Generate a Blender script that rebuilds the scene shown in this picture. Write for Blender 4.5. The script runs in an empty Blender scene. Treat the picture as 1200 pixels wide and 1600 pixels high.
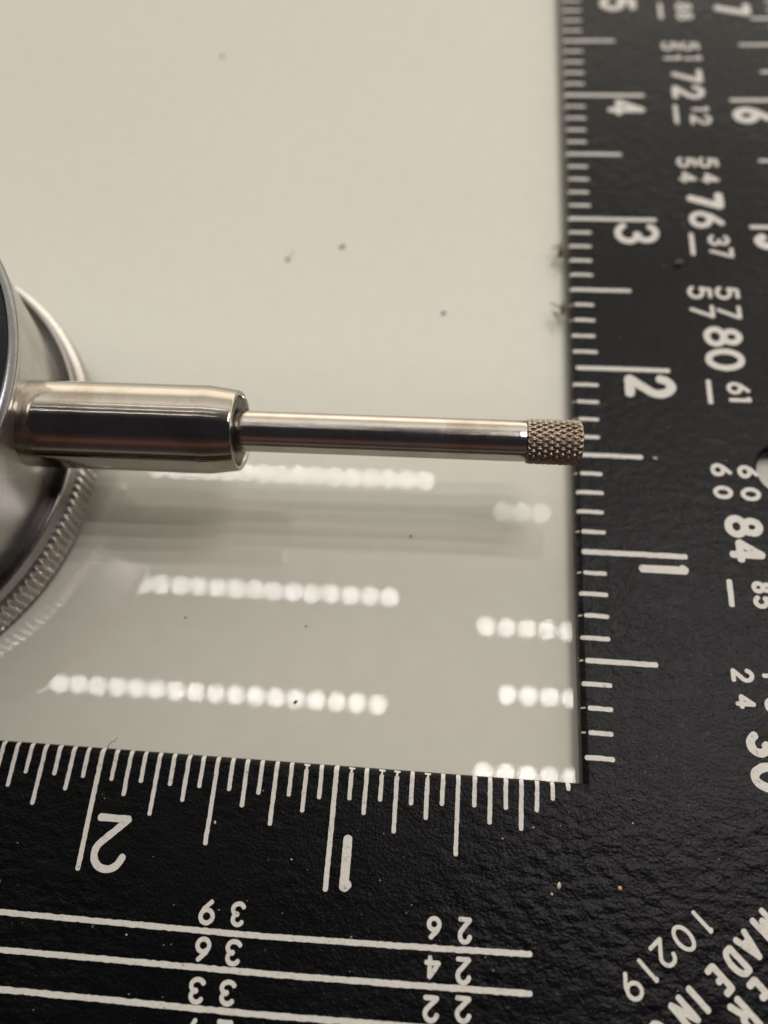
import bpy, math, random
from mathutils import Vector, Matrix, noise
random.seed(7)
S = 0.0254                     # everything below is laid out in inches on the bench top (z = 0)
T = 0.10                       # thickness of the framing square
C = bpy.context.scene.collection
sc = bpy.context.scene

# ------------------------------------------------------------------ camera
cam_d = bpy.data.cameras.new("camera"); cam = bpy.data.objects.new("camera", cam_d); C.objects.link(cam)
sc.camera = cam
R0 = Vector((0.99575152, 0.07508856, -0.05329750))
R1 = Vector((0.04742982, -0.91437044, -0.40209092))
R2 = Vector((-0.07892609, 0.39785475, -0.91404719))
loc = Vector((-0.61161651, -0.26712055, 3.25566326 + T)) * S
M = Matrix.Identity(4)
for i in range(3):
    M[i][0] = R0[i]; M[i][1] = -R1[i]; M[i][2] = -R2[i]; M[i][3] = loc[i]
cam.matrix_world = M
cam_d.sensor_fit = 'HORIZONTAL'; cam_d.sensor_width = 36.0
cam_d.lens = 1175.166 / 1200 * 36.0
cam_d.clip_start = 0.005; cam_d.clip_end = 50
cam_d.dof.use_dof = True
cam_d.dof.focus_distance = 3.02 * S
cam_d.dof.aperture_fstop = 16.2

# ------------------------------------------------------------------ world
w = bpy.data.worlds.new("World"); sc.world = w; w.use_nodes = True
nt = w.node_tree; nt.nodes.clear()
tc = nt.nodes.new('ShaderNodeTexCoord'); sx = nt.nodes.new('ShaderNodeSeparateXYZ')
nt.links.new(tc.outputs['Generated'], sx.inputs[0])
at = nt.nodes.new('ShaderNodeMath'); at.operation = 'ARCTAN2'
nt.links.new(sx.outputs['Y'], at.inputs[0]); nt.links.new(sx.outputs['Z'], at.inputs[1])
mr = nt.nodes.new('ShaderNodeMapRange'); mr.inputs['From Min'].default_value = -math.pi; mr.inputs['From Max'].default_value = math.pi
nt.links.new(at.outputs[0], mr.inputs['Value'])
rp = nt.nodes.new('ShaderNodeValToRGB'); nt.links.new(mr.outputs[0], rp.inputs[0])
def deg(a): return (a + 180) / 360
WR = [(-100, (.05, .045, .04)), (-85, (.04, .035, .03)), (-78, (.05, .03, .03)), (-70, (.12, .06, .052)), (-60, (.05, .03, .03)), (-50, (.02, .02, .024)),
      (-5, (.02, .02, .025)), (6, (.06, .06, .06)), (16, (.13, .14, .12)), (27, (.5, .49, .45)), (36, (.98, .95, .86)), (46, (.78, .74, .66)), (61, (.62, .58, .51)), (74, (1.55, 1.44, 1.25)), (92, (1.55, 1.4, 1.18)), (125, (.5, .46, .4))]
cr = rp.color_ramp
while len(cr.elements) < len(WR): cr.elements.new(0.5)
for e, (a, c) in zip(cr.elements, WR):
    e.position = deg(a); e.color = (*c, 1)
bg = nt.nodes.new('ShaderNodeBackground'); bg.inputs['Strength'].default_value = 1.62
wo = nt.nodes.new('ShaderNodeOutputWorld')
nt.links.new(rp.outputs[0], bg.inputs['Color']); nt.links.new(bg.outputs[0], wo.inputs['Surface'])

# ------------------------------------------------------------------ lamps: strips of small white LEDs 20 inches above the bench
LED_H, PITCH, LED_R, LED_RAD = 20.0, 0.632, 0.086, 44.0
def led_strip(x0, n, y, col=(1, .95, .93), k=1.0):
    ld = bpy.data.lights.new('led_lamp', 'AREA'); ld.shape = 'DISK'; ld.size = 2 * LED_R * S
    ld.energy = LED_RAD * k * math.pi * math.pi * (LED_R * S) ** 2; ld.color = col
    ld.spread = math.radians(160)
    for i in range(n):
        o = bpy.data.objects.new('led_lamp', ld); C.objects.link(o)
        o.location = ((x0 - i * PITCH) * S, y * S, LED_H * S)
led_strip(-1.29, 18, 11.15)
led_strip(-2.23, 17, 6.90)
led_strip(-2.34, 20, 3.48)
led_strip(2.64, 3, 10.13, k=.5)
led_strip(3.44, 5, 6.12)
led_strip(3.49, 4, 4.04)
led_strip(3.44, 5, 1.75)
for y_ in (1.75, 4.04, 6.12, 8.1): led_strip(10.4, 10, y_, (1, .92, .92), k=14)  # unseen extra rows on the right, boosted and tinted to raise haze on the square
# the room's soft light from beyond the bench
def soft(name, loc, to, sx_, sy_, rad, col):
    ld = bpy.data.lights.new(name, 'AREA'); ld.shape = 'RECTANGLE'; ld.size = sx_ * S; ld.size_y = sy_ * S
    ld.energy = rad * math.pi * sx_ * sy_ * S * S; ld.color = col
    o = bpy.data.objects.new(name, ld); C.objects.link(o); o.location = Vector(loc) * S
    o.rotation_euler = (Vector(to) - Vector(loc)).to_track_quat('-Z', 'Y').to_euler()

sc.view_settings.view_transform = 'Standard'; sc.view_settings.look = 'None'
sc.view_settings.exposure = 0; sc.view_settings.gamma = 1
sc.cycles.use_denoising = True
sc.cycles.max_bounces = 6; sc.cycles.caustics_reflective = False; sc.cycles.caustics_refractive = False
sc.cycles.use_adaptive_sampling = False
sc.cycles.sample_clamp_indirect = 0
sc.cycles.denoising_prefilter = 'ACCURATE'

# ------------------------------------------------------------------ helpers
def new_mat(name):
    m = bpy.data.materials.new(name); m.use_nodes = True
    return m, m.node_tree, m.node_tree.nodes['Principled BSDF']
def N(nt, kind, **kw):
    n = nt.nodes.new(kind)
    for k, v in kw.items():
        if k in n.inputs: n.inputs[k].default_value = v
        else: setattr(n, k, v)
    return n
def obj_coord(nt, scale=(1, 1, 1)):
    """object coordinates in inches"""
    t = nt.nodes.new('ShaderNodeTexCoord'); mp = nt.nodes.new('ShaderNodeMapping')
    mp.inputs['Scale'].default_value = tuple(s / S for s in scale)
    nt.links.new(t.outputs['Object'], mp.inputs[0]); return mp.outputs[0]
def noise_tex(nt, vec, scale, detail=3, rough=.55):
    n = N(nt, 'ShaderNodeTexNoise', Scale=scale, Detail=detail, Roughness=rough); nt.links.new(vec, n.inputs['Vector']); return n.outputs['Fac']
def ramp(nt, fac, stops):
    r = nt.nodes.new('ShaderNodeValToRGB'); nt.links.new(fac, r.inputs[0])
    while len(r.color_ramp.elements) < len(stops): r.color_ramp.elements.new(.5)
    for e, (p, c) in zip(r.color_ramp.elements, stops):
        e.position = p; e.color = (*c, 1) if isinstance(c, tuple) else (c, c, c, 1)
    return r.outputs[0]
def bump(nt, h, dist, strength=1.0, prev=None):
    b = N(nt, 'ShaderNodeBump', Strength=strength, Distance=dist * S); nt.links.new(h, b.inputs['Height'])
    if prev: nt.links.new(prev, b.inputs['Normal'])
    return b.outputs[0]
def link(name, verts, faces, mat, parent=None, smooth=False, mw=None, raw=False):
    me = bpy.data.meshes.new(name)
    k = 1.0 if raw else S
    me.from_pydata([(v[0] * k, v[1] * k, v[2] * k) for v in verts], [], faces)
    me.update()
    if smooth:
        for p in me.polygons: p.use_smooth = True
    me.materials.append(mat)
    o = bpy.data.objects.new(name, me); C.objects.link(o)
    if parent: o.parent = parent
    return o
def tag(o, label, cat, group=None, kind=None):
    if label: o['label'] = label
    if cat: o['category'] = cat
    if group: o['group'] = group
    if kind: o['kind'] = kind
    return o
def empty(name, loc=(0, 0, 0)):
    e = bpy.data.objects.new(name, None); e.empty_display_size = .005; C.objects.link(e); e.location = Vector(loc) * S; return e

# ------------------------------------------------------------------ materials
def m_bench():
    m, nt, b = new_mat('bench_gloss')
    v = obj_coord(nt)
    n1 = noise_tex(nt, v, 0.35, 3); n2 = noise_tex(nt, v, 9, 4)
    mix = N(nt, 'ShaderNodeMix', data_type='RGBA')
    c1 = ramp(nt, n1, [(.3, (.622, .608, .514)), (.7, (.655, .638, .542))])
    c2 = ramp(nt, n2, [(.35, (.97, .97, .97)), (.6, (1, 1, 1))])
    mix.blend_type = 'MULTIPLY'; mix.inputs[0].default_value = 1
    nt.links.new(c1, mix.inputs[6]); nt.links.new(c2, mix.inputs[7])
    nt.links.new(mix.outputs[2], b.inputs['Base Color'])
    n3 = noise_tex(nt, obj_coord(nt, (1, .18, 1)), 60, 4)
    nt.links.new(ramp(nt, n3, [(.3, .016), (.75, .024)]), b.inputs['Roughness'])
    b.inputs['IOR'].default_value = 1.9
    nt.links.new(bump(nt, noise_tex(nt, v, 1.2, 2), .001, .1), b.inputs['Normal'])
    return m
def m_black():
    m, nt, b = new_mat('black_baked_paint')
    v = obj_coord(nt)
    n1 = noise_tex(nt, v, 3, 4)
    nt.links.new(ramp(nt, n1, [(.3, (.0022, .0021, .0022)), (.7, (.0040, .0037, .0038))]), b.inputs['Base Color'])
    nt.links.new(ramp(nt, noise_tex(nt, v, 14, 4), [(.3, .24), (.7, .32)]), b.inputs['Roughness'])
    b.inputs['IOR'].default_value = 1.235
    # orange peel, stronger in broad patches, and fine pits
    op = noise_tex(nt, obj_coord(nt, (1, 1.5, 1)), 17, 2, .5)
    mask = ramp(nt, noise_tex(nt, v, .9, 1), [(.36, .25), (.6, 1.0)])
    mul = N(nt, 'ShaderNodeMath', operation='MULTIPLY'); nt.links.new(op, mul.inputs[0]); nt.links.new(mask, mul.inputs[1])
    n = bump(nt, mul.outputs[0], .012, .75)
    n = bump(nt, noise_tex(nt, v, 80, 3, .65), .0034, .8, n)
    vo = N(nt, 'ShaderNodeTexVoronoi', Scale=38.0); nt.links.new(v, vo.inputs['Vector'])
    pit = ramp(nt, vo.outputs['Distance'], [(.05, 0.0), (.13, 1.0)])
    n = bump(nt, pit, .004, .45, n)
    nt.links.new(n, b.inputs['Normal'])
    return m
def m_white():
    m, nt, b = new_mat('white_filled_print')
    v = obj_coord(nt)
    n = noise_tex(nt, v, 45, 4, .7)
    nt.links.new(ramp(nt, n, [(.27, (.20, .19, .17)), (.38, (.62, .59, .53)), (.7, (.67, .65, .59))]), b.inputs['Base Color'])
    b.inputs['Roughness'].default_value = .55
    nt.links.new(bump(nt, noise_tex(nt, v, 70, 3), .004, .5), b.inputs['Normal'])
    return m
def m_metal(name, col, r0, r1, grain, gscale, bd, stain=(.8, .74, .66), anis=0.0):
    m, nt, b = new_mat(name)
    v = obj_coord(nt)
    b.inputs['Metallic'].default_value = 1
    n1 = noise_tex(nt, v, 4, 4, .6)
    st = tuple(c * s for c, s in zip(col, stain))
    nt.links.new(ramp(nt, n1, [(.30, st), (.52, col)]), b.inputs['Base Color'])
    g = noise_tex(nt, obj_coord(nt, grain), gscale, 3, .6)
    nt.links.new(ramp(nt, g, [(.3, r0), (.7, r1)]), b.inputs['Roughness'])
    nt.links.new(bump(nt, g, bd, .6), b.inputs['Normal'])
    return m
BENCH, BLACK, WHITE = m_bench(), m_black(), m_white()
STEM = m_metal('ground_steel', (.375, .340, .295), .07, .13, (1, .08, .08), 60, .0006, (.74, .68, .58))
SPIN = m_metal('satin_steel', (.47, .43, .39), .11, .19, (1, .1, .1), 70, .0006)
CASE = m_metal('satin_chrome', (.58, .565, .54), .28, .42, (1, 1, .15), 26, .0008, (.78, .76, .72))
BEZ = m_metal('worn_nickel', (.52, .50, .48), .22, .34, (1, 1, .3), 40, .0008)
RIM = m_metal('dark_reflection_rim', (.17, .17, .175), .22, .34, (1, 1, .3), 40, .0008)  # base colour darkened to carry the dark reflection on the rim
RINGM = m_metal('dark_reflection_ring', (.36, .35, .35), .16, .28, (1, 1, .3), 40, .0006)  # darker base colour stands in for what the bezel ring mirrors
KNUR = m_metal('bronzed_steel', (.36, .295, .23), .26, .40, (1, 1, 1), 30, .0010, (.5, .46, .4))
BACK, nt_, b_ = new_mat('black_gloss_back'); b_.inputs['Base Color'].default_value = (.012, .012, .013, 1); b_.inputs['Roughness'].default_value = .22; b_.inputs['IOR'].default_value = 1.25
nt_.links.new(bump(nt_, noise_tex(nt_, obj_coord(nt_), 12, 3), .002, .3), b_.inputs['Normal'])
OIL = m_metal('oily_dark_steel', (.10, .095, .085), .25, .5, (1, 1, 1), 20, .004)
GLASS, nt_, b_ = new_mat('clear_crystal'); b_.inputs['Base Color'].default_value = (.9, .9, .9, 1); b_.inputs['Roughness'].default_value = .05; b_.inputs['Transmission Weight'].default_value = 1
def m_plain(name, col, rough=.8):
    m, nt, b = new_mat(name); v = obj_coord(nt)
    nt.links.new(ramp(nt, noise_tex(nt, v, 60, 3), [(.3, tuple(c * .6 for c in col)), (.7, col)]), b.inputs['Base Color'])
    b.inputs['Roughness'].default_value = rough; return m
LINT = m_plain('brown_lint', (.13, .085, .06)); CRUMB = m_plain('pale_crumb', (.62, .56, .42)); YEL = m_plain('yellow_crumb', (.62, .42, .16))
GREY = m_plain('grey_speck', (.50, .47, .40)); DARK = m_plain('dark_speck', (.02, .02, .02)); RUST = m_plain('rust_crumb', (.14, .08, .055))

# ------------------------------------------------------------------ bench top
def grid_sheet():
    v = [(-60, -40, 0), (60, -40, 0), (60, 60, 0), (-60, 60, 0)]
    return link('bench_top', v, [(0, 1, 2, 3)], BENCH)
bt = grid_sheet(); bt['kind'] = 'structure'

# ------------------------------------------------------------------ framing square
sq = empty('framing_square', (0, 0, 0))
tag(sq, 'black steel carpenter framing square with white inch scales lying on the pale bench', 'framing square')
HOLE = (0.975, 1.462, 0.118)
def body():
    cu = bpy.data.curves.new('plate', 'CURVE'); cu.dimensions = '2D'; cu.fill_mode = 'BOTH'
    b = .026
    def poly(pts):
        sp = cu.splines.new('POLY'); sp.points.add(len(pts) - 1); sp.use_cyclic_u = True
        for p, q in zip(sp.points, pts): p.co = (q[0], q[1], 0, 1)
    r = .028                                   # fillet of the inner corner
    fil = [(-r + r * math.sin(a), r - r * math.cos(a)) for a in [i * math.pi / 16 for i in range(9)]]
    # outline after the bevel is put back on: shrink by b
    pts = [(-14.5, 0)] + fil + [(0, 14.0), (1.5, 14.0), (1.5, -2.0), (-14.5, -2.0)]
    pin = [(-14.5 + b, -b)] + [(x + b, y - b) for x, y in fil] + [(b, 14 - b), (1.5 - b, 14 - b), (1.5 - b, -2 + b), (-14.5 + b, -2 + b)]
    poly(pin)
    hx, hy, hr = HOLE
    poly([(hx + (hr + b) * math.cos(a), hy + (hr + b) * math.sin(a)) for a in [-i * 2 * math.pi / 64 for i in range(64)]])
    cu.extrude = T / 2 - b; cu.bevel_depth = b; cu.bevel_resolution = 4
    o = bpy.data.objects.new('tmp', cu); C.objects.link(o)
    dg = bpy.context.evaluated_depsgraph_get()
    me = bpy.data.meshes.new_from_object(o.evaluated_get(dg))
    bpy.data.objects.remove(o)
    me.transform(Matrix.Translation((0, 0, T / 2))); me.transform(Matrix.Scale(S, 4))
    me.name = 'plate'; me.materials.clear(); me.materials.append(BLACK)
    ob = bpy.data.objects.new('plate', me); C.objects.link(ob); ob.parent = sq
    for p in me.polygons: p.use_smooth = abs(p.normal.z) < .999
    return ob
body()
BR = .026
def edge_z(d):
    """height of the plate's rounded edge at distance d inside the edge"""
    if d >= BR: return T
    q = BR - max(d, 0); return T - BR + math.sqrt(max(BR * BR - q * q, 0))

_lift = [0]
def strip(pts, width, name, parent, mat=WHITE, zf=None, jit=.07, caps=True, lift=.0016, step=.008):
    """a painted stroke: pts is a polyline in plate coordinates; returns verts, faces (mitred strip with round ends)"""
    # resample
    P = [Vector(p) for p in pts]; Q = [P[0]]
    for a, b in zip(P, P[1:]):
        n = max(1, int((b - a).length / step))
        for i in range(1, n + 1): Q.append(a.lerp(b, i / n))
    closed = (P[0] - P[-1]).length < 1e-6
    hw = width / 2; V = []; F = []
    seed = random.random() * 50
    n = len(Q)
    for i, q in enumerate(Q):
        if closed: a = Q[i - 1] if i else Q[-2]; b = Q[(i + 1) % n] if i < n - 1 else Q[1]
        else: a = Q[max(i - 1, 0)]; b = Q[min(i + 1, n - 1)]
        t = (b - a); t = t.normalized() if t.length else Vector((1, 0))
        d0 = (q - a).normalized() if (q - a).length else t
        c = max(.72, abs(d0.dot(t)))
        nr = Vector((-t.y, t.x)) / c
        k1 = 1 + jit * 2 * noise.noise(Vector((q.x * 55, q.y * 55, seed))); k2 = 1 + jit * 2 * noise.noise(Vector((q.x * 55, q.y * 55, seed + 9)))
        V.append(q + nr * hw * k1); V.append(q - nr * hw * k2)
    for i in range(n - 1): F.append((2 * i, 2 * i + 1, 2 * i + 3, 2 * i + 2))
    if caps and not closed:
        for end, i in ((0, 0), (1, n - 1)):
            q = Q[i]; t = (Q[1] - Q[0]) if end == 0 else (Q[-1] - Q[-2]); t.normalize()
            if end == 0: t = -t
            l, r_ = V[2 * i], V[2 * i + 1]
            fan = []
            ra = l - q; 
            for s in range(1, 6):
                a = math.pi * s / 6
                nr = Vector((-t.y, t.x)); sgn = 1 if ra.dot(nr) > 0 else -1
                fan.append(q + nr * sgn * hw * math.cos(a) + t * hw * math.sin(a) * .8)
            base = len(V); V += fan
            ids = [2 * i] + list(range(base, base + 5)) + [2 * i + 1]
            F.append(tuple(ids))
    return V, F
def flat_mark(name, strokes, width, parent, zf=None, mat=WHITE, jit=.07, lift=.0016):
    VV, FF = [], []
    cut = []
    for s in strokes:                       # break strokes at sharp corners
        s = [Vector(p) for p in s]; cur = [s[0]]
        for i in range(1, len(s)):
            cur.append(s[i])
            if i < len(s) - 1 and (s[i] - s[i - 1]).length > 0 and (s[i + 1] - s[i]).length > 0 and (s[i] - s[i - 1]).angle(s[i + 1] - s[i]) > .7:
                cut.append(cur); cur = [s[i]]
        cut.append(cur)
    for k, s in enumerate(cut):
        V, F = strip(s, width, name, parent, jit=jit)
        b = len(VV)
        for v in V:
            z = (zf(v) if zf else T) + lift + k * .0005
            VV.append((v.x, v.y, z))
        FF += [tuple(i + b for i in f) for f in F]
    return link(name, VV, FF, mat, parent)
# --- single-stroke lettering
def arc(cx, cy, rx, ry, a0, a1, n=18):
    return [(cx + rx * math.cos(math.radians(a0 + (a1 - a0) * i / n)), cy + ry * math.sin(math.radians(a0 + (a1 - a0) * i / n))) for i in range(n + 1)]
GL = {
 '0': [arc(.5, .5, .5, .5, 90, 450, 36)],
 '1': [[(.15, .93), (.55, 1), (.55, 0)]],
 '2': [[(.02, .74)] + arc(.5, .70, .46, .30, 165, -35, 18) + [(.05, 0), (1, 0)]],
 '3': [arc(.46, .74, .44, .26, 155, -80, 16) + arc(.48, .27, .50, .27, 80, -155, 18)],
 '4': [[(.70, 0), (.70, 1), (0, .27), (1, .27)]],
 '5': [[(.90, 1), (.22, 1), (.12, .56)] + arc(.48, .32, .50, .32, 130, -150, 18)],
 '6': [arc(.5, .30, .48, .30, 150, 510, 28) , [(.055, .40), (.22, .64), (.78, 1)]],
 '7': [[(0, 1), (1, 1), (.32, 0)]],
 '8': [arc(.5, .76, .38, .24, -90, 270, 26), arc(.5, .26, .5, .26, 90, 450, 28)],
 '-': [[(0, .5), (1, .5)]],
 'M': [[(0, 0), (0, 1), (.5, .25), (1, 1), (1, 0)]],
 'A': [[(0, 0), (.5, 1), (1, 0)], [(.2, .33), (.8, .33)]],
 'D': [[(0, 0), (0, 1), (.45, 1)] + arc(.45, .5, .55, .5, 90, -90, 16)[1:] + [(0, 0)]],
 'E': [[(1, 1), (0, 1), (0, 0), (1, 0)], [(0, .52), (.8, .52)]],
 'I': [[(.5, 0), (.5, 1)]],
 'N': [[(0, 0), (0, 1), (1, 0), (1, 1)]],
 'R': [[(0, 0), (0, 1), (.55, 1)] + arc(.55, .75, .4, .25, 90, -90, 12)[1:] + [(0, .5)], [(.5, .5), (1, 0)]],
 'U': [[(0, 1), (0, .4)] + arc(.5, .4, .5, .4, 180, 360, 14)[1:] + [(1, 1)]],
}
GL['9'] = [[(1 - x, 1 - y) for x, y in s] for s in GL['6']]
def glyph(ch, o, u, v, wd, name='numeral', jit=.06):
    """o: lower-left corner, u: reading vector, v: up vector (plate coordinates); stroke width wd stays inside the box"""
    o, u, v = Vector(o), Vector(u), Vector(v)
    un, vn = u.normalized(), v.normalized()
    o2 = o + (un + vn) * wd / 2; u2 = u - un * min(wd, u.length * .98); v2 = v - vn * min(wd, v.length * .98)
    st = [[o2 + u2 * x + v2 * y for x, y in s] for s in GL[ch]]
    return flat_mark(name, st, wd, sq, jit=jit)

# right arm: figures read downwards with their tops to the right
RG = [('5', 0.250, 0.485, 4.945, 4.790), ('4', 0.257, 0.485, 3.960, 3.822), ('3', 0.257, 0.5, 2.975, 2.821), ('2', 0.262, 0.512, 1.974, 1.831), ('1', 0.271, 0.496, 0.965, 0.903),
      ('8', 0.734, 0.839, 4.87, 4.79), ('8', 0.734, 0.84, 4.78, 4.70), ('5', 0.618, 0.728, 4.49, 4.405), ('5', 0.736, 0.85, 4.49, 4.405), ('1', 0.621, 0.735, 4.372, 4.30), ('1', 0.742, 0.859, 4.366, 4.30),
      ('7', 0.656, 0.845, 4.235, 4.11), ('2', 0.654, 0.847, 4.09, 3.968), ('1', 0.754, 0.859, 3.91, 3.85), ('2', 0.743, 0.866, 3.837, 3.75),
      ('5', 0.634, 0.746, 3.485, 3.40), ('5', 0.753, 0.868, 3.485, 3.40), ('4', 0.636, 0.739, 3.366, 3.28), ('4', 0.76, 0.863, 3.358, 3.277), ('7', 0.664, 0.867, 3.215, 3.085), ('6', 0.667, 0.861, 3.07, 2.945),
      ('3', 0.756, 0.872, 2.90, 2.82), ('7', 0.755, 0.883, 2.81, 2.738),
      ('5', 0.617, 0.743, 2.545, 2.455), ('5', 0.758, 0.883, 2.545, 2.455), ('7', 0.617, 0.744, 2.420, 2.334), ('7', 0.753, 0.879, 2.420, 2.330), ('8', 0.674, 0.868, 2.280, 2.155), ('0', 0.67, 0.865, 2.144, 2.010),
      ('6', 0.757, 0.871, 1.945, 1.871), ('1', 0.759, 0.872, 1.865, 1.816),
      ('6', 0.636, 0.735, 1.484, 1.413), ('6', 0.759, 0.855, 1.48, 1.409), ('0', 0.637, 0.727, 1.366, 1.297), ('0', 0.761, 0.853, 1.363, 1.293), ('8', 0.671, 0.842, 1.217, 1.105), ('4', 0.676, 0.838, 1.099, 0.982),
      ('8', 0.757, 0.85, 0.901, 0.844), ('5', 0.757, 0.85, 0.838, 0.774),
      ('2', 0.628, 0.723, 0.509, 0.446), ('4', 0.632, 0.717, 0.399, 0.336), ('1', 0.753, 0.842, 0.505, 0.462), ('8', 0.75, 0.835, 0.391, 0.330), ('3', 0.659, 0.816, 0.253, 0.147), ('0', 0.662, 0.821, 0.131, 0.016),
      ('7', 0.97, 1.202, 4.865, 4.74), ('6', 0.991, 1.219, 3.90, 3.762), ('5', 1.0, 1.209, 2.915, 2.80)]
for ch, x0, x1, ya, yb in RG:
    h = x1 - x0; wd = .047 if h > .2 else (.034 if h > .145 else (.0205 if ya > .8 else .0185))
    if ch == '1' and h > .2: wd = .036
    if ch in '43' and h > .2: wd = .038
    glyph(ch, (x0, ya), (0, yb - ya), (h, 0), wd)
DASH = [(0.621, 0.652, 4.86, 4.72), (0.645, 0.680, 3.91, 3.765), (0.650, 0.690, 2.90, 2.76), (0.655, 0.690, 1.945, 1.82), (0.652, 0.677, 0.895, 0.785)]
for x0, x1, ya, yb in DASH:
    flat_mark('dash', [[((x0 + x1) / 2, ya), ((x0 + x1) / 2, yb)]], .024, sq, jit=.05)
# bottom arm: figures upside down
BG = [('2', -1.965, -1.81, -0.257, -0.474), ('1', -0.962, -0.893, -0.258, -0.468), ('9', -1.484, -1.418, -0.531, -0.622), ('3', -1.36, -1.3, -0.53, -0.619), ('6', -1.479, -1.415, -0.66, -0.746), ('3', -1.361, -1.295, -0.659, -0.749),
      ('3', -1.479, -1.414, -0.793, -0.882), ('3', -1.362, -1.297, -0.792, -0.878), ('7', -1.477, -1.411, -0.922, -1.007), ('2', -1.355, -1.289, -0.919, -1.005), ('6', -0.602, -0.544, -0.52, -0.601), ('2', -0.484, -0.428, -0.515, -0.607),
      ('4', -0.605, -0.541, -0.65, -0.73), ('2', -0.488, -0.427, -0.647, -0.739), ('2', -0.603, -0.54, -0.779, -0.866), ('2', -0.486, -0.423, -0.771, -0.858)]
for ch, x0, x1, ya, yb in BG:
    h = ya - yb; wd = .0285 if h > .15 else .0165
    if ch == '1': wd = .036
    glyph(ch, (x1, ya), (x0 - x1, 0), (0, yb - ya), wd)
# diagonal stamps in the corner
ang = math.radians(223.3); U = Vector((math.cos(ang), math.sin(ang))); UP = Vector((.707, -.707))
def stamp(ch, c, gw, gh, wd, up=UP):
    o = Vector(c) - U * gw / 2 - up * gh / 2
    glyph(ch, o, U * gw, up * gh, wd, 'numeral' if ch.isdigit() else 'letter')
for ch, c in (('1', (0.425, -0.460)), ('0', (0.353, -0.520)), ('2', (0.278, -0.576)), ('1', (0.215, -0.635)), ('9', (0.152, -0.692))):
    stamp(ch, c, .030 if ch == '1' else .068, .100, .0145)
for ch, c, gw in (('M', (0.659, -0.455), .075), ('A', (0.589, -0.527), .068), ('D', (0.535, -0.584), .060), ('E', (0.470, -0.644), .050), ('I', (0.389, -0.712), .026), ('N', (0.336, -0.757), .062), ('U', (0.255, -0.835), .062)):
    stamp(ch, c, gw, .112, .0225)
for ch, c, gw in (('E', (0.620, -0.680), .052), ('R', (0.548, -0.748), .062)):
    stamp(ch, c, gw, .125, .0235)
# graduations on the right arm: inches in tenths, running over the rounded edge
zr = lambda v: edge_z(v.x)
for k in range(1, 62):
    Y = k / 10
    L = .494 if k % 10 == 0 else (.333 if k % 5 == 0 else .134)
    L += random.uniform(-.005, .005)
    wd = .0250 if k % 10 == 0 else (.0225 if k % 5 == 0 else .0195)
    x0 = random.choice((.030, .033, .018, .014)) if Y < 2.6 else random.uniform(.010, .02)
    if k in (3, 2, 9, 14, 17): x0 = .036
    flat_mark('graduation_mark', [[(x0, Y), (L * .5, Y + random.uniform(-.0015, .0015)), (L - wd / 2, Y - .001)]], wd, sq, zf=zr, jit=.08)
    if x0 >= .03 and k < 28 and k % 10:
        flat_mark('paint_dab', [[(.004, Y), (.012 + random.random() * .006, Y)]], wd * .35, sq, zf=zr, jit=.3)
# outer scale of the right arm: inches in twelfths, seen only by their inner ends
for k in range(0, 90):
    Y = k / 12 - .04
    n = k % 12
    s0 = .985 if n == 0 else (1.09 if n == 6 else (1.19 if n in (3, 9) else 1.30))
    flat_mark('graduation_mark', [[(s0 + .012, Y), (1.48, Y)]], .026 if n == 0 else .021, sq)
# graduations on the bottom arm: sixteenths, each with its own worn length
BTL = {1: .027, 2: .077, 3: .125, 4: .198, 5: .125, 6: .184, 7: .125, 8: .309, 9: .129, 10: .186, 11: .136, 12: .245, 13: .131, 14: .186, 15: .135, 16: .473, 17: .14, 18: .195, 19: .139, 20: .254, 21: .141, 22: .194, 23: .136, 24: .345,
       25: .133, 26: .191, 27: .134, 28: .253, 29: .131, 30: .187, 31: .132, 32: .476, 33: .129, 34: .183, 35: .128, 36: .248, 37: .129, 38: .186, 39: .131, 40: .343, 41: .13, 42: .18}
zb = lambda v: edge_z(-v.y)
for k, L in BTL.items():
    X = -k / 16 + (.004 if k < 8 else 0); wd = .0175 if k % 16 else .020
    xj = random.uniform(-.0012, .0012)
    st = [[(X + xj, -.007), (X, -L * .5), (X + random.uniform(-.001, .001), -L + wd / 2)]] if L > .04 else [[(X, -.006), (X, -L)]]
    if 9 <= k <= 19 and random.random() < .6:
        st = [[(X, -.030), (X, -L * .6), (X, -L + wd / 2)], [(X - .010, -.008), (X + .010, -.009)], [(X + .001, -.012), (X, -.024)]]
        flat_mark('graduation_mark', st[:1], wd, sq, zf=zb, jit=.12)
        flat_mark('paint_dab', st[1:], .008, sq, zf=zb, jit=.3)
    else:
        flat_mark('graduation_mark', st, wd, sq, zf=zb, jit=.12)
# ruled table lines on the bottom arm
for pts, wd in (([(-6, -.648), (-2.275, -.642), (-1.25, -.641), (-.70, -.630), (-.212, -.618)], .0205),
                ([(-6, -.776), (-2.238, -.768), (-1.086, -.761), (-.6, -.752), (-.212, -.744)], .0205),
                ([(-6, -.905), (-2.201, -.896), (-1.213, -.893), (-.758, -.884), (-.212, -.874)], .0205)):
    flat_mark('ruled_line', [pts], wd, sq, jit=.13)

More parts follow.
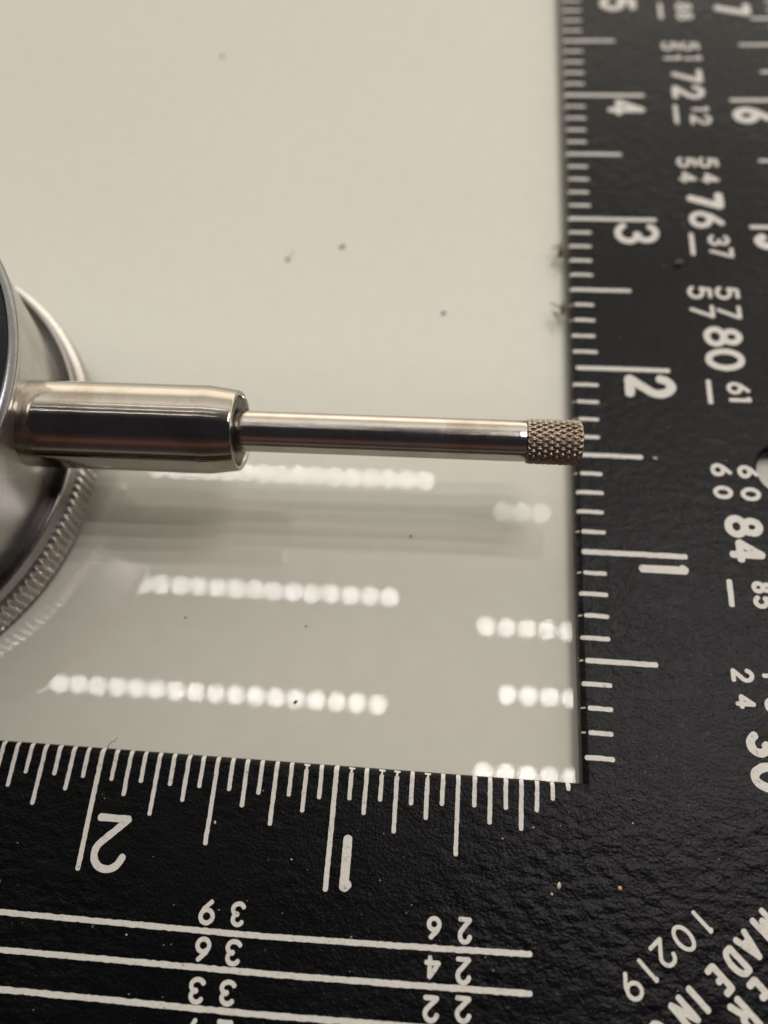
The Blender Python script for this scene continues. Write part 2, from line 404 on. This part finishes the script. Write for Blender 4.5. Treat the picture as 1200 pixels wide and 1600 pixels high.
# ------------------------------------------------------------------ dial indicator, lying face down on its bezel
AX = .0137                                           # heading of the stem
CX = -3.457; CY = 1.286 + (CX + 1) * AX
dial = empty('dial_indicator', (CX, CY, 0))
tag(dial, 'steel dial indicator lying face down with its stem and knurled tip reaching the square', 'dial indicator')
TILT = .10
MROT = Matrix(((1, 0, 0), (0, 1, 0), (0, TILT, 1))) @ Matrix.Rotation(AX, 3, 'Z')      # the whole gauge leans a little
MFLAT = Matrix.Rotation(AX, 3, 'Z')
def lathe_z(prof, n, name, mat, rfun=None, smooth=True):
    V = []; F = []
    for j, (r, z) in enumerate(prof):
        for i in range(n):
            a = 2 * math.pi * i / n
            rr = r if rfun is None else rfun(j, i, a, r)
            V.append(MROT @ Vector((rr * math.cos(a), rr * math.sin(a), z)))
    m = len(prof)
    for j in range(m - 1):
        for i in range(n):
            k = (i + 1) % n
            F.append((j * n + i, j * n + k, (j + 1) * n + k, (j + 1) * n + i))
    if prof[-1][0] < .3: F.append(tuple((m - 1) * n + i for i in range(n)))
    return link(name, V, F, mat, dial, smooth)
case = lathe_z([(.90, .20), (1.030, .27), (1.036, .34), (1.040, .372), (1.046, .40), (1.060, .55), (1.076, .70), (1.088, .82), (1.092, .838), (1.097, .844), (1.099, .856), (1.0985, .868)], 220, 'case', CASE)
rim = lathe_z([(1.0985, .868), (1.0965, .876), (1.076, .8945), (1.071, .896), (1.068, .893), (1.066, .874), (1.055, .868)], 220, 'rim', RIM)
backp = lathe_z([(1.0655, .866), (1.062, .8785), (1.05, .8815), (.80, .885), (.79, .882), (.60, .884), (.1, .886)], 160, 'back_cover', BACK)
NT = 186; SPT = 9
TP = [0, .25, .6, .88, 1.0, 1.0, .9, .62, .25]      # one knurl tooth, ridge with a narrow groove
kprof = [(1.06, .085, 0), (1.108, .092, 0), (1.124, .104, 0), (1.132, .112, .5), (1.136, .122, 1), (1.137, .132, 1), (1.137, .226, 1), (1.136, .234, 1), (1.133, .240, .7), (1.124, .249, .15), (1.108, .262, 0)]
def kf(j, i, a, r):
    k = min(1, max(0, (.05 - math.sin(a)) / .35))      # the knurl is worn smooth on the far side
    return r - .020 * kprof[j][2] * (1 - TP[i % SPT]) * (.12 + .88 * k)
bez = lathe_z([(p[0], p[1]) for p in kprof], NT * SPT, 'bezel', BEZ, kf)
for p in bez.data.polygons: p.use_smooth = True
ring = lathe_z([(1.108, .262), (1.106, .270), (1.104, .285), (1.101, .302), (1.097, .314), (1.092, .318), (1.086, .316), (1.078, .308), (1.066, .294), (1.052, .284), (1.035, .280), (1.0, .280)], 220, 'bezel_ring', RINGM)
crystal = lathe_z([(1.06, .085), (1.05, .080), (.95, .062), (.8, .042), (.6, .022), (.4, .010), (.2, .003), (.05, .001)], 96, 'crystal', GLASS)

def lathe_x(prof, n, name, mat, rfun=None, smooth=True, z0=.587, capa=False, capb=False, parent=None):
    """profile along the stem axis: (x, radius) with x in bench coordinates"""
    V = []; F = []
    for j, (x, r) in enumerate(prof):
        for i in range(n):
            a = 2 * math.pi * i / n
            rr = r if rfun is None else rfun(x, a, r)
            s = (x - CX)
            V.append(MFLAT @ Vector((s, rr * math.cos(a), 0)) + Vector((0, 0, z0 + rr * math.sin(a))) + Vector((0, 0, -.017 * (x + 1) * 1.0)))
    for j in range(len(prof) - 1):
        for i in range(n):
            k = (i + 1) % n
            F.append((j * n + i, (j + 1) * n + i, (j + 1) * n + k, j * n + k))
    if capb: F.append(tuple((len(prof) - 1) * n + i for i in range(n)))
    if capa: F.append(tuple(reversed([i for i in range(n)])))
    return link(name, V, F, mat, parent or dial, smooth)
def lin(a, b, n): return [a + (b - a) * i / n for i in range(n + 1)]
stem = lathe_x([(-2.60, .1875)] + [(x, .1875) for x in lin(-2.5, -1.620, 30)] + [(-1.616, .1868), (-1.558, .1800), (-1.500, .1722), (-1.492, .1705), (-1.488, .1670), (-1.487, .162), (-1.489, .152), (-1.494, .149), (-1.504, .147), (-1.508, .140), (-1.510, .12), (-1.518, .10)], 128, 'stem', STEM)
endr = lathe_x([(-1.507, .1455), (-1.496, .1435), (-1.4945, .13), (-1.496, .112), (-1.502, .094), (-1.518, .088)], 96, 'oily_ring', OIL)
spin = lathe_x([(-1.60, .0865)] + [(x, .0865) for x in lin(-1.5, -.290, 40)] + [(-.284, .084), (-.283, .06)], 96, 'spindle', SPIN)
# knurled contact point: crossed grooves leave small diamond pyramids
NK = 22
def tri(t): t = t % 1.0; return 1 - abs(2 * t - 1)
x_a, x_b = -.283, -.066
def kn(x, a, r):
    u = a / (2 * math.pi) * NK; v = (x - x_a) / .0475
    h = min(tri(u + v), tri(u - v)) if True else 0
    h2 = max(0.0, min(1.0, h * 1.5))
    e = min(1, max(0, (x - x_a) / .010), max(0, (x_b - x) / .008) + .25)
    return r - .0115 * (1 - h2) * (.35 + .65 * e) + random.uniform(-.0004, .0004)
pr = [(x_a - .0005, .070), (x_a, .086)] + [(x, .0945 if x > x_a + .008 and x < x_b - .008 else .0915) for x in lin(x_a + .001, x_b, 72)] + [(x_b + .006, .084), (x_b + .010, .070), (x_b + .012, .045)]
def kn2(x, a, r):
    return kn(x, a, r) if (x_a < x <= x_b and r > .088) else r
tip = lathe_x(pr, NK * 12, 'contact_tip', KNUR, kn2, capb=True, capa=True)
tip['label'] = 'bronze-grey tip cut with a diamond knurl'

# ------------------------------------------------------------------ dust, crumbs and lint
def lump(name, x, y, z, r, mat, label, cat, el=1.0, seed=0, group=None):
    rng = random.Random(seed); V = []; F = []
    nu, nv = 12, 7; ro = rng.random() * 3.14
    for j in range(nv + 1):
        for i in range(nu):
            a = 2 * math.pi * i / nu; b = math.pi * j / nv
            q = Vector((math.sin(b) * math.cos(a), math.sin(b) * math.sin(a), math.cos(b)))
            k = r * .8 * (1 + .35 * noise.noise(q * 1.7 + Vector((seed * 3.1, 0, 0))))
            q = Vector((q.x * el, q.y, q.z * .6)) * k
            q = Vector((q.x * math.cos(ro) - q.y * math.sin(ro), q.x * math.sin(ro) + q.y * math.cos(ro), q.z + r * .5))
            V.append((q.x, q.y, q.z))
    for j in range(nv):
        for i in range(nu):
            k = (i + 1) % nu; F.append((j * nu + i, (j + 1) * nu + i, (j + 1) * nu + k, j * nu + k))
    o = link(name, V, F, mat, None, True); o.location = Vector((x, y, z)) * S
    return tag(o, label, cat, group)
lump('dust_speck', -1.576, 2.756, 0, .013, GREY, 'grey dust speck left of its darker twin on the upper bench', 'speck', 1.5, 1)
lump('dust_speck', -1.556, 2.80, 0, .007, GREY, 'tiny grey dust speck just above a larger pale speck on the bench', 'speck', 1.3, 2)
lump('dust_speck', -1.269, 2.859, 0, .014, GREY, 'elongated dark grey speck on the bench above the spindle middle', 'speck', 2.0, 3)
lump('dust_speck', -.664, 2.398, 0, .010, DARK, 'small dark speck on the bench above the spindle near the square', 'speck', 1.6, 4)
lump('dust_speck', -2.247, 4.498, 0, .014, GREY, 'blurred grey speck alone near the top of the bench', 'speck', 1.2, 5)
lump('dust_speck', -1.787, .609, 0, .0045, DARK, 'black pin-sized speck between the two long rows of lamp reflections, left one', 'speck', 1.5, 6)
lump('dust_speck', -1.223, .258, 0, .008, DARK, 'black speck lying inside the lowest long row of lamp reflections', 'speck', 1.5, 7)
lump('dust_speck', -.763, 1.073, 0, .005, DARK, 'black speck on the bench in the grey shade under the spindle', 'speck', 1.8, 8)
lump('dust_speck', -1.217, .601, 0, .0045, DARK, 'black pin-sized speck below the middle of the upper long reflection row', 'speck', 1.2, 9)
lump('crumb', .126, -.371, T, .0105, YEL, 'yellow crumb on the black corner of the square', 'crumb', 1.0, 11)
lump('crumb', -.103, -.380, T, .0095, CRUMB, 'pale crumb on the black corner left of the yellow crumb', 'crumb', 1.6, 12)
lump('crumb', -.130, -.411, T, .006, CRUMB, 'tiny white crumb just below the pale crumb on the square corner', 'crumb', 1.1, 13)
lump('crumb', .586, 2.692, T, .018, RUST, 'rust-brown crumb on the black right arm between 76 and 57', 'crumb', 1.7, 14)
lump('crumb', .382, 1.494, T, .009, CRUMB, 'small pale fleck right of the half-inch mark by the contact tip', 'crumb', 1.6, 15)
lump('crumb', -1.891, -.662, T, .006, RUST, 'rust-brown grain on the bottom arm under the top ruled line', 'crumb', 1.3, 16)
lump('crumb', -1.474, -.256, T, .006, CRUMB, 'pale grain on the bottom arm right of the figure 2', 'crumb', 1.4, 17)
lump('crumb', -2.318, -.540, T, .020, CRUMB, 'white lump standing in for the end of a printed figure at the left frame edge above the ruled lines', 'printed figure', 1.2, 18)  # lump added in place of a cut-off printed figure
def fibre_tuft(name, x, y, z, n, L, mat, label, seed, cat='lint'):
    rng = random.Random(seed); V = []; F = []
    for f in range(n):
        a = rng.uniform(0, 6.28); p = Vector((rng.gauss(0, L * .15), rng.gauss(0, L * .25), rng.uniform(0, .02))); d = Vector((math.cos(a), math.sin(a), rng.uniform(-.2, .4)))
        prev = None
        rad = rng.uniform(.002, .005) if n > 1 else .0022
        for s in range(7):
            t = d.normalized(); sd = t.cross(Vector((0, 0, 1))).normalized(); up = sd.cross(t)
            base = len(V)
            for c in range(4):
                an = c * math.pi / 2; V.append(tuple(p + (sd * math.cos(an) + up * math.sin(an)) * rad * (1 - s * .1)))
            if prev is not None:
                for c in range(4): F.append((prev + c, prev + (c + 1) % 4, base + (c + 1) % 4, base + c))
            prev = base
            p = p + t * L / 7 * rng.uniform(.5, 1.2); d = (d + Vector((rng.gauss(0, .45), rng.gauss(0, .45), rng.gauss(0, .2)))).normalized()
            p.z = max(p.z, .002)
    o = link(name, V, F, mat, None, False); o.location = Vector((x, y, z)) * S
    return tag(o, label, cat)
fibre_tuft('lint_tuft', -.030, 2.80, .055, 22, .09, LINT, 'longer smear of brown lint caught on the inner edge of the right arm near 3', 21)
fibre_tuft('lint_tuft', -.045, 2.385, .055, 22, .075, LINT, 'dark knot of lint on the inner edge of the right arm above 2', 22)
fibre_tuft('hair', -2.000, .015, T - .005, 1, .11, LINT, 'short brown fibre standing off the bottom arm at the 2 inch mark', 25, 'fibre')
# fine dust nobody could count, scattered over the square and the bench
def dust(name, n, boxes, z, mat, rmin, rmax, label, seed):
    rng = random.Random(seed); V = []; F = []
    for _ in range(n):
        x0, x1, y0, y1 = rng.choice(boxes); x = rng.uniform(x0, x1); y = rng.uniform(y0, y1); r = rng.uniform(rmin, rmax) * rng.random()
        b = len(V); e = rng.uniform(.5, 1.8)
        V += [(x - r * e, y, z), (x, y - r, z), (x + r * e, y, z), (x, y + r, z), (x, y, z + r * .7)]
        F += [(b, b + 1, b + 4), (b + 1, b + 2, b + 4), (b + 2, b + 3, b + 4), (b + 3, b, b + 4)]
    return tag(link(name, V, F, mat), label, 'dust', kind='stuff')
dust('fine_dust', 300, [(-2.6, 0, -1.2, -.05), (.03, 1.45, -1.0, 3)], T + .0003, CRUMB, .001, .0042, 'fine pale dust scattered over the black square', 31)
dust('fine_dust', 90, [(-2.5, -.02, .05, 3.2)], .0003, GREY, .001, .0035, 'fine dark dust scattered over the pale bench', 32)
